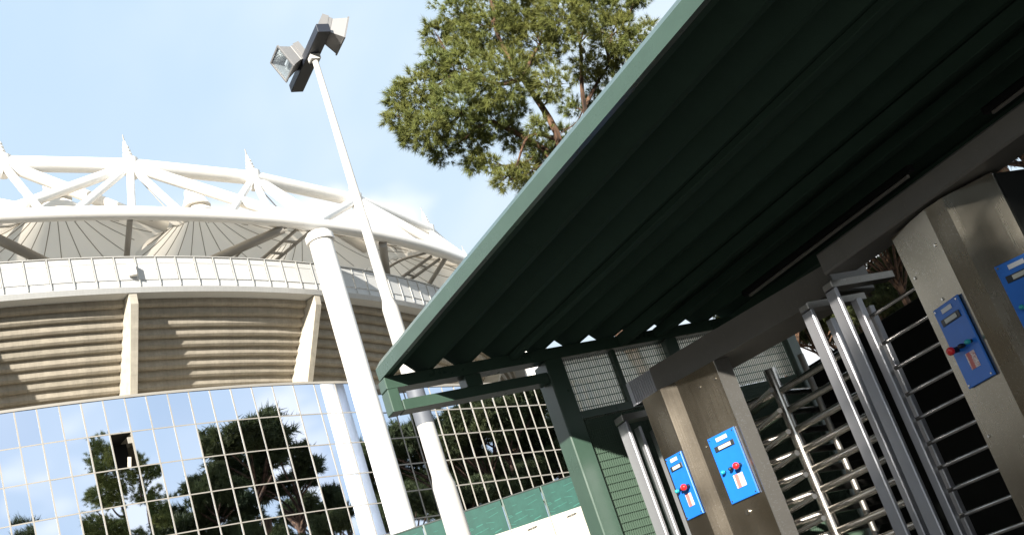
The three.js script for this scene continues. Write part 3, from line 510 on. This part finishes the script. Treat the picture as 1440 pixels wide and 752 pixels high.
// ---------------------------------------------------------------- gate shelter: green steel roof on posts, mesh end wall, dark rear wall
const XE = 5.2, ROOF = EYE + 0.318 * XE, ZF0 = 2.25, ZB = 4.86, XN = -7; // XE: face of the end frame, ROOF: underside of the roof sheet
{
  const s = thing('gate_shelter', 'dark green steel gate shelter with corrugated roof and green front fascia', 'shelter', null, [XE, 0, 3.15]);
  const L = (g) => { g.translate(-XE, 0, -3.15); return g; };
  const add = (n, g, m, p = s) => part(n, L(g), m, p);
  // roof: folded sheet, each fold a piece
  const roof = sub('roof_sheet', s), pitch = 0.2175, hgt = 0.092, x1 = XE + 0.1;
  let k = 0;
  for (let z = ZF0 + 0.03; z < ZB; z += pitch, k++) {
    const a = z, b = z + 0.03, c = z + 0.03 + (pitch - 0.03) / 2, d = z + pitch - 0.0005;
    const sec = [[a, 0], [b, 0], [c, hgt], [d, 0], [d, 0.004], [c, hgt + 0.004], [b, 0.004], [a, 0.004]];
    const sh = new THREE.Shape(sec.map(([zz, y]) => new THREE.Vector2(zz, y))), g = new THREE.ExtrudeGeometry(sh, { depth: x1 - XN, bevelEnabled: false }); g.deleteAttribute('uv');
    g.rotateY(-Math.PI / 2); g.translate(x1, ROOF + 0.004, 0); // extrude runs to -x
    add('fold', boxUV(g), M.soffit[k % 2], roof);
  }
  // fascia: lower face and the rolled flange above it
  const y0 = EYE + 0.7355 * ZF0, y1 = y0 + 0.062;
  const fs = new THREE.Shape([[ZF0, 0], [ZF0 - 0.002, 0.062], [ZF0 + 0.03, 0.1], [ZF0 + 0.16, 0.104], [ZF0 + 0.16, 0.098], [ZF0 + 0.035, 0.094], [ZF0 + 0.008, 0.06], [ZF0 + 0.025, 0.0]].map((q) => new THREE.Vector2(...q)));
  const fg = new THREE.ExtrudeGeometry(fs, { depth: XE + 0.06 - XN, bevelEnabled: false }); fg.deleteAttribute('uv'); fg.rotateY(-Math.PI / 2); fg.translate(XE + 0.06, y0, 0);
  add('fascia', boxUV(fg), M.green);
  // end frame
  const T = 0.062, yb = EYE + 0.2835 * XE, zp0 = 3.14, zp1 = 3.25;
  add('top_chord', box(XE, XE + 0.09, ROOF - T, ROOF, ZF0 + 0.002, ZB, 0.004), M.green);
  add('bottom_chord', box(XE, XE + 0.09, yb, yb + T * 0.85, ZF0 + 0.062, zp0 - 0.002, 0.004), M.green);
  add('end_upright', box(XE, XE + 0.09, yb, ROOF - T - 0.002, ZF0 + 0.002, ZF0 + 0.06, 0.004), M.green);
  const zm = 0.523 * XE; add('upright', box(XE + 0.002, XE + 0.088, yb + T * 0.85 + 0.002, ROOF - T - 0.002, zm - 0.045, zm + 0.045, 0.004), M.green);
  add('post', box(XE - 0.004, XE + 0.13, 0.001, ROOF - T - 0.002, zp0, zp1, 0.006), M.green);
  add('post', box(XE + 0.002, XE + 0.12, 0.001, ROOF - T - 0.002, 3.92, 4.0, 0.006), M.green);
  add('post', box(XE + 0.002, XE + 0.12, 0.001, ROOF - T - 0.002, 4.74, 4.82, 0.006), M.green);
  // mesh end wall
  const yr = EYE + 0.2445 * XE; // middle rail
  const wall = sub('mesh_wall', s);
  add('rail', box(XE + 0.01, XE + 0.06, yr - 0.02, yr + 0.02, zp1 + 0.002, 3.918, 0.003), M.green, wall);
  add('mullion', box(XE + 0.012, XE + 0.05, yr + 0.022, ROOF - T - 0.003, 3.56, 3.585, 0.003), M.green, wall);
  for (const [za, zb] of [[zp1 + 0.002, 3.918], [4.002, 4.738]]) {
    const wv = [], wh = [];
    for (let z = za + 0.006; z < zb; z += 0.0135) wv.push(box(XE + 0.028, XE + 0.031, 0.06, ROOF - T - 0.004, z, z + 0.003));
    for (let y = 0.08; y < ROOF - T; y += 0.041) wh.push(box(XE + 0.0245, XE + 0.028, y, y + 0.0036, za, zb));
    add('wire_mesh', merge(wv), M.mesh, wall).userData = { kind: 'stuff' }; add('cross_wires', merge(wh), M.mesh, wall).userData = { kind: 'stuff' };
    add('backing_sheet', box(XE + 0.036, XE + 0.04, 0.05, yr - 0.021, za, zb), M.greenSheet, wall);
    // pale corrugated plastic behind the upper mesh
    const pos = [], n = 120; for (let i = 0; i < n; i++) { const a = za + (zb - za) * i / n, b = za + (zb - za) * (i + 1) / n, xa = XE + 0.05 + 0.008 * Math.sin(a * 110), xb = XE + 0.05 + 0.008 * Math.sin(b * 110), lo = yr - 0.015, hi = ROOF - T - 0.01; pos.push(xa, lo, a, xb, lo, b, xb, hi, b, xa, lo, a, xb, hi, b, xa, hi, a); }
    const g = new THREE.BufferGeometry(); g.setAttribute('position', new THREE.Float32BufferAttribute(pos, 3)); add('plastic_sheet', boxUV(g), M.paleSheet, wall);
  }
  // purlins, lamps under the roof
  for (const [z, h] of [[2.95, 0.03], [3.62, 0.06], [3.86, 0.05], [4.4, 0.06]]) add('purlin', box(XN + 0.2, XE - 0.002, ROOF - h, ROOF + 0.002, z, z + 0.045, 0.003), M.soffit[0]);
  for (const xx of [4.1, 2.35, 0.6]) { const lamp = add('strip_lamp', box(xx - 0.75, xx + 0.55, ROOF - 0.085, ROOF - 0.055, 4.07, 4.12, 0.008), M.black); add('tube', box(xx - 0.72, xx + 0.52, ROOF - 0.1, ROOF - 0.087, 4.085, 4.105, 0.004), M.greySteel, lamp); }
  // rear wall of dark sheets between posts
  const wy = EYE + 0.265 * 4.76;
  for (let x = XE - 0.02, i = 0; x > XN + 1; x -= 1.06, i++) { add('rear_sheet', box(x - 1.03, x, 0.02, wy, 4.76, 4.775, 0.003), M.black); add('rear_post', box(x - 1.055, x - 1.035, 0.001, ROOF - 0.004, 4.75, 4.8, 0.003), M.black); }
}

// ---------------------------------------------------------------- turnstiles
function controlPanel(parent, c, n, W, H, order) { // c: centre of the plate on the cabinet face, n: outward
  const g = sub('control_panel', parent), z = n.clone().normalize(), x = V3(0, 1, 0).cross(z).normalize(), y = V3(0, 1, 0);
  g.quaternion.setFromRotationMatrix(new THREE.Matrix4().makeBasis(x, y, z)); g.position.copy(c);
  part('plate', box(-W / 2, W / 2, -H / 2, H / 2, 0.002, 0.012, 0.002), M.blue, g);
  part('name_plate', box(-W * 0.2, W * 0.2, H * 0.4, H * 0.455, 0.0125, 0.0155, 0.001), M.plate, g);
  part('display_slot', box(-W * 0.36, W * 0.36, H * 0.265, H * 0.345, 0.0125, 0.016, 0.001), M.slot, g);
  part('display', box(-W * 0.2, W * 0.25, H * 0.28, H * 0.33, 0.0165, 0.0185), M.lcd, g);
  const y0 = -H * 0.04, xs = [-0.3, -0.02, 0.26].map((q) => q * W * (order ? -1 : 1));
  const knob = (px, r, len, m, name) => { const s = part(name, tube(V3(px, y0, 0.0125), V3(px, y0, 0.012 + len), r * 0.72, r * 0.72, 18), M.knob, g); part('cap', new THREE.LatheGeometry([[0, 0], [r * 0.95, 0], [r, 0.004], [r, 0.012], [r * 0.75, 0.018], [0, 0.02]].map((q) => new THREE.Vector2(...q)), 22).rotateX(Math.PI / 2).translate(px, y0, 0.013 + len), m, g); return s; };
  knob(xs[0], 0.0085, 0.008, M.teal, 'call_button'); knob(xs[1], 0.0085, 0.006, M.knob, 'key_switch'); knob(xs[2], 0.0145, 0.022, M.red, 'stop_button');
  part('sticker', box(-W * 0.1, W * 0.24, -H * 0.33, -H * 0.135, 0.0125, 0.0135), M.sticker, g);
  for (const [a, b] of [[-1, 1], [1, 1], [-1, -1], [1, -1]]) part('screw', tube(V3(a * W * 0.43, b * H * 0.465, 0.0125), V3(a * W * 0.43, b * H * 0.465, 0.0145), 0.004, 0.0035, 8), M.bright, g);
}
function rotor(parent, pos, wings, n, y0, dy, len, r = 0.017) {
  const g = sub('rotor', parent); g.position.copy(pos);
  part('shaft', tube(V3(0, 0.02, 0), V3(0, y0 + dy * n + 0.02, 0), 0.03, 0.03, 20), M.bright, g);
  part('shaft', tube(V3(-0.09, 0.03, 0.14), V3(-0.09, y0 + dy * n + 0.04, 0.14), 0.016, 0.016, 12), M.dullSteel, g);
  for (const w of wings) for (let k = 0; k < n; k++) { const y = y0 + dy * k, d = V3(Math.cos(w), 0, Math.sin(w)); part('arm', tube(d.clone().multiplyScalar(0.028).setY(y), d.clone().multiplyScalar(len).setY(y), r, r, 14), M.bright, g); }
}
const seg = (a, b) => [a, b]; 
{
  const TOP = EYE + 1.126;
  // ---- turnstile beside the mesh wall
  const t = thing('turnstile', 'full height turnstile with sunlit bars beside the mesh end wall', 'turnstile', 'full height turnstiles under the gate shelter', [4.2, 0, 3.4]);
  const off = V3(4.2, 0, 3.4), L = (g) => { g.translate(-off.x, 0, -off.z); return g; }, add = (n, g, m, p = t) => part(n, L(g), m, p);
  const a = [4.58, 3.2], b = [4.44, 3.218], c = [4.37, 3.262], d = [4.14, 3.325], e = [4.13, 3.4], f = [4.54, 3.4];
  const cab = sub('cabinet', t);
  const face = (p, q, m, nm, y1 = TOP) => { const n = V3(-(q[1] - p[1]), 0, q[0] - p[0]).normalize(); if (n.z > 0) n.negate(); const g = prism([[p[0], p[1]], [q[0], q[1]], [q[0] - n.x * 0.02, q[1] - n.z * 0.02], [p[0] - n.x * 0.02, p[1] - n.z * 0.02]], 0.002, y1); return part(nm, L(g), m, cab); };
  const nOf = (p, q) => { const n = V3(-(q[1] - p[1]), 0, q[0] - p[0]).normalize(); return n.z > 0 ? n.negate() : n; };
  face(a, b, M.steel[1], 'narrow_door'); face(b, c, M.steel[2], 'corner_strip'); face(c, d, M.steel[0], 'door');
  add('cabinet_body', prism([[a[0] - 0.004, a[1] + 0.024], [b[0], b[1] + 0.024], [c[0], c[1] + 0.024], [d[0] + 0.004, d[1] + 0.02], e, f], 0.003, TOP - 0.003), M.black, cab);
  const sideN = V3(-1, 0, 0);
  add('side_plate', prism([[d[0], d[1]], [d[0] - 0.006, d[1]], [e[0] - 0.006, e[1]], [e[0], e[1]]], 0.002, TOP), M.dullSteel, cab);
  const pc = (p, q, u, h) => V3(p[0] + (q[0] - p[0]) * u, h, p[1] + (q[1] - p[1]) * u).sub(off);
  for (const [u, h] of [[0.12, 1.95], [0.12, 1.2], [0.9, 2.2], [0.9, 1.25], [0.5, 2.2]]) { const q = pc(c, d, u, h), nn = nOf(c, d); part('screw', tube(q.clone(), q.clone().addScaledVector(nn, 0.004), 0.006, 0.005, 10), M.bright, cab); }
  { const q = pc(c, d, 0.5, 1.62), nn = nOf(c, d); part('lock', tube(q.clone(), q.clone().addScaledVector(nn, 0.008), 0.012, 0.011, 16), M.bright, cab); }
  controlPanel(t, pc(c, d, 0.58, EYE + 0.206 * 3.28), nOf(c, d), 0.158, 0.3, 0);
  controlPanel(t, pc(a, b, 0.55, EYE + 0.214 * 3.2), nOf(a, b), 0.115, 0.29, 0);
  // head beam with louvred end
  const B0 = V3(4.67, 0, 3.2), B1 = V3(3.46, 0, 3.5), bd = B1.clone().sub(B0).normalize(), bn = V3(-bd.z, 0, bd.x); if (bn.z > 0) bn.negate();
  const at = (q, y, k = 0) => q.clone().addScaledVector(bn, k).setY(y);
  add('head_beam', bar(at(B0.clone().addScaledVector(bd, 0.17), TOP + 0.062, -0.15), at(B1, TOP + 0.062, -0.15), 0.3, 0.12, 0.008), M.headBeam);
  const lou = sub('louvred_end', t);
  add('housing', bar(at(B0, TOP + 0.06, -0.21), at(B0.clone().addScaledVector(bd, 0.168), TOP + 0.06, -0.21), 0.36, 0.115, 0.004), M.black, lou);
  for (let k = 0; k < 11; k++) { const q = B0.clone().addScaledVector(bd, 0.012 + k * 0.0145); add('fin', bar(at(q, TOP + 0.003, -0.012), at(q, TOP + 0.117, -0.012), 0.006, 0.03, 0), M.slat, lou); }
  // rotor and its fixed comb
  const RP = onZ(1079, 511, 3.9); RP.y = 0;
  rotor(t, RP.clone().sub(off), [rad(180), rad(-42), rad(12), rad(68)], 15, 0.75, 0.1, 0.6, 0.018);
  const comb = sub('fixed_comb', t);
  for (let k = 0; k < 14; k++) { const y = 0.8 + 0.1 * k, g = bar(V3(4.2, y, 3.62), V3(4.62, y - 0.0, 3.66), 0.03, 0.03, 0.003); add('comb_bar', tube(V3(4.17, y, 3.6), V3(4.78, y, 3.8), 0.012, 0.012, 10), M.bright, comb); add('comb_bar', bar(V3(4.34, y + 0.05, 3.56), V3(4.6, y + 0.05, 3.68), 0.035, 0.03, 0.003), M.slat, comb); }
  add('comb_post', box(4.6, 4.66, 0.002, TOP, 3.66, 3.72, 0.005), M.dullSteel, comb);
  // curved guard of upright slats: by the wall, and on the passage side
  const slat = (grp, px, py, z, w, dz, h, nm = 'slat') => { const q = onZ(px, py, z); part(nm, L(box(q.x - w, q.x, 0.002, q.y + (h || 0), z, z + dz, 0.004)), M.slat, grp); return q; };
  const g1 = sub('guard', t);
  const s1 = slat(g1, 868, 600, 3.32, 0.085, 0.02); slat(g1, 891, 604, 3.44, 0.05, 0.02); slat(g1, 913, 607, 3.56, 0.05, 0.02); add('guard_head', box(s1.x - 0.085, s1.x - 0.003, s1.y + 0.002, s1.y + 0.035, 3.31, 3.8, 0.004), M.dullSteel, g1);
  slat(g1, 905, 600, 3.7, 0.03, 0.02);
  const g2 = sub('guard', t);
  const s2 = slat(g2, 1127, 443, 3.36, 0.062, 0.02); slat(g2, 1161, 452, 3.5, 0.035, 0.03); slat(g2, 1172, 458, 3.64, 0.03, 0.03); add('guard_head', box(s2.x - 0.06, s2.x - 0.003, s2.y + 0.002, s2.y + 0.03, 3.355, 3.68, 0.004), M.dullSteel, g2);

  // ---- turnstile further along
  const t2 = thing('turnstile', 'full height turnstile with tan steel cabinet and two blue panels in deep shade', 'turnstile', 'full height turnstiles under the gate shelter', [2.7, 0, 3.4]);
  const off2 = V3(2.7, 0, 3.4), L2 = (g) => { g.translate(-off2.x, 0, -off2.z); return g; }, add2 = (n, g, m, p = t2) => part(n, L2(g), m, p);
  const A = [2.955, 3.35], Bq = [2.73, 3.305], C = [2.646, 3.31], D = [2.484, 3.39], E = [2.48, 3.6], Fq = [2.92, 3.6];
  const cab2 = sub('cabinet', t2), face2 = (p, q, m, nm) => { const n = nOf(p, q), g = prism([p, q, [q[0] - n.x * 0.02, q[1] - n.z * 0.02], [p[0] - n.x * 0.02, p[1] - n.z * 0.02]], 0.002, TOP); return part(nm, L2(g), m, cab2); };
  face2(A, Bq, M.steel[0], 'door'); face2(Bq, C, M.steel[1], 'corner_strip'); face2(C, D, M.steel[1], 'side_door');
  add2('cabinet_body', prism([[A[0] - 0.004, A[1] + 0.024], [Bq[0], Bq[1] + 0.024], [C[0], C[1] + 0.024], [D[0] + 0.004, D[1] + 0.02], E, Fq], 0.003, TOP - 0.003), M.black, cab2);
  const pc2 = (p, q, u, h) => V3(p[0] + (q[0] - p[0]) * u, h, p[1] + (q[1] - p[1]) * u).sub(off2);
  for (const [u, h] of [[0.12, 2.1], [0.12, 1.5], [0.88, 2.15], [0.85, 1.45], [0.5, 1.98]]) { const q = pc2(A, Bq, u, h), nn = nOf(A, Bq); part('screw', tube(q.clone(), q.clone().addScaledVector(nn, 0.004), 0.006, 0.005, 10), M.bright, cab2); }
  controlPanel(t2, pc2(A, Bq, 0.56, EYE + 0.1995 * 3.33), nOf(A, Bq), 0.152, 0.295, 1);
  controlPanel(t2, pc2(C, D, 0.68, EYE + 0.206 * 3.32), nOf(C, D), 0.135, 0.295, 0);
  add2('head_beam', box(0.2, 3.28, TOP + 0.012, TOP + 0.1, 3.29, 3.47, 0.008), M.headBeam);
  const g3 = sub('guard', t2), slat2 = (px, py, z, w, dz) => { const q = onZ(px, py, z); part('slat', L2(box(q.x - w, q.x, 0.002, q.y, z, z + dz, 0.004)), M.slat, g3); return q; };
  const s3 = slat2(1160, 413, 3.36, 0.06, 0.02); slat2(1196, 425, 3.5, 0.04, 0.03); slat2(1213, 436, 3.66, 0.045, 0.03); part('guard_head', L2(box(s3.x - 0.06, s3.x - 0.003, s3.y + 0.002, s3.y + 0.03, 3.355, 3.7, 0.004)), M.dullSteel, g3);
  const bars = sub('fixed_bars', t2), ys = [[1224, 446], [1243, 483], [1260, 518], [1276, 555], [1290, 589.5], [1304, 625], [1317, 660], [1328, 693]];
  ys.forEach(([px, py]) => { const q = onZ(px, py, 3.55); add2('bar', tube(V3(q.x, q.y, 3.55), V3(2.9, q.y, 3.55), 0.0085, 0.0085, 12), M.bright, bars); });
  for (let k = 1; k < 6; k++) { const q = onZ(1328, 693, 3.55); add2('bar', tube(V3(q.x, q.y - 0.1 * k, 3.55), V3(2.9, q.y - 0.1 * k, 3.55), 0.0085, 0.0085, 12), M.bright, bars); }
  // bars of the next passage, past the tan cabinet
  const t3 = thing('bar_barrier', 'barrier of polished horizontal bars next to the shaded steel cabinet', 'barrier', null, [1.7, 0, 3.55]);
  for (let k = 0; k < 18; k++) { const y = EYE + 0.985 - 0.101 * k; if (y < 0.1) break; part('bar', tube(V3(0.72, y, 0), V3(-1.2, y, 0), 0.011, 0.011, 12), M.bright, t3); }
  part('post', box(-1.26, -1.2, 0.001, TOP - 0.01, -0.03, 0.03, 0.005), M.dullSteel, t3);
}

renderer.render(scene, camera);
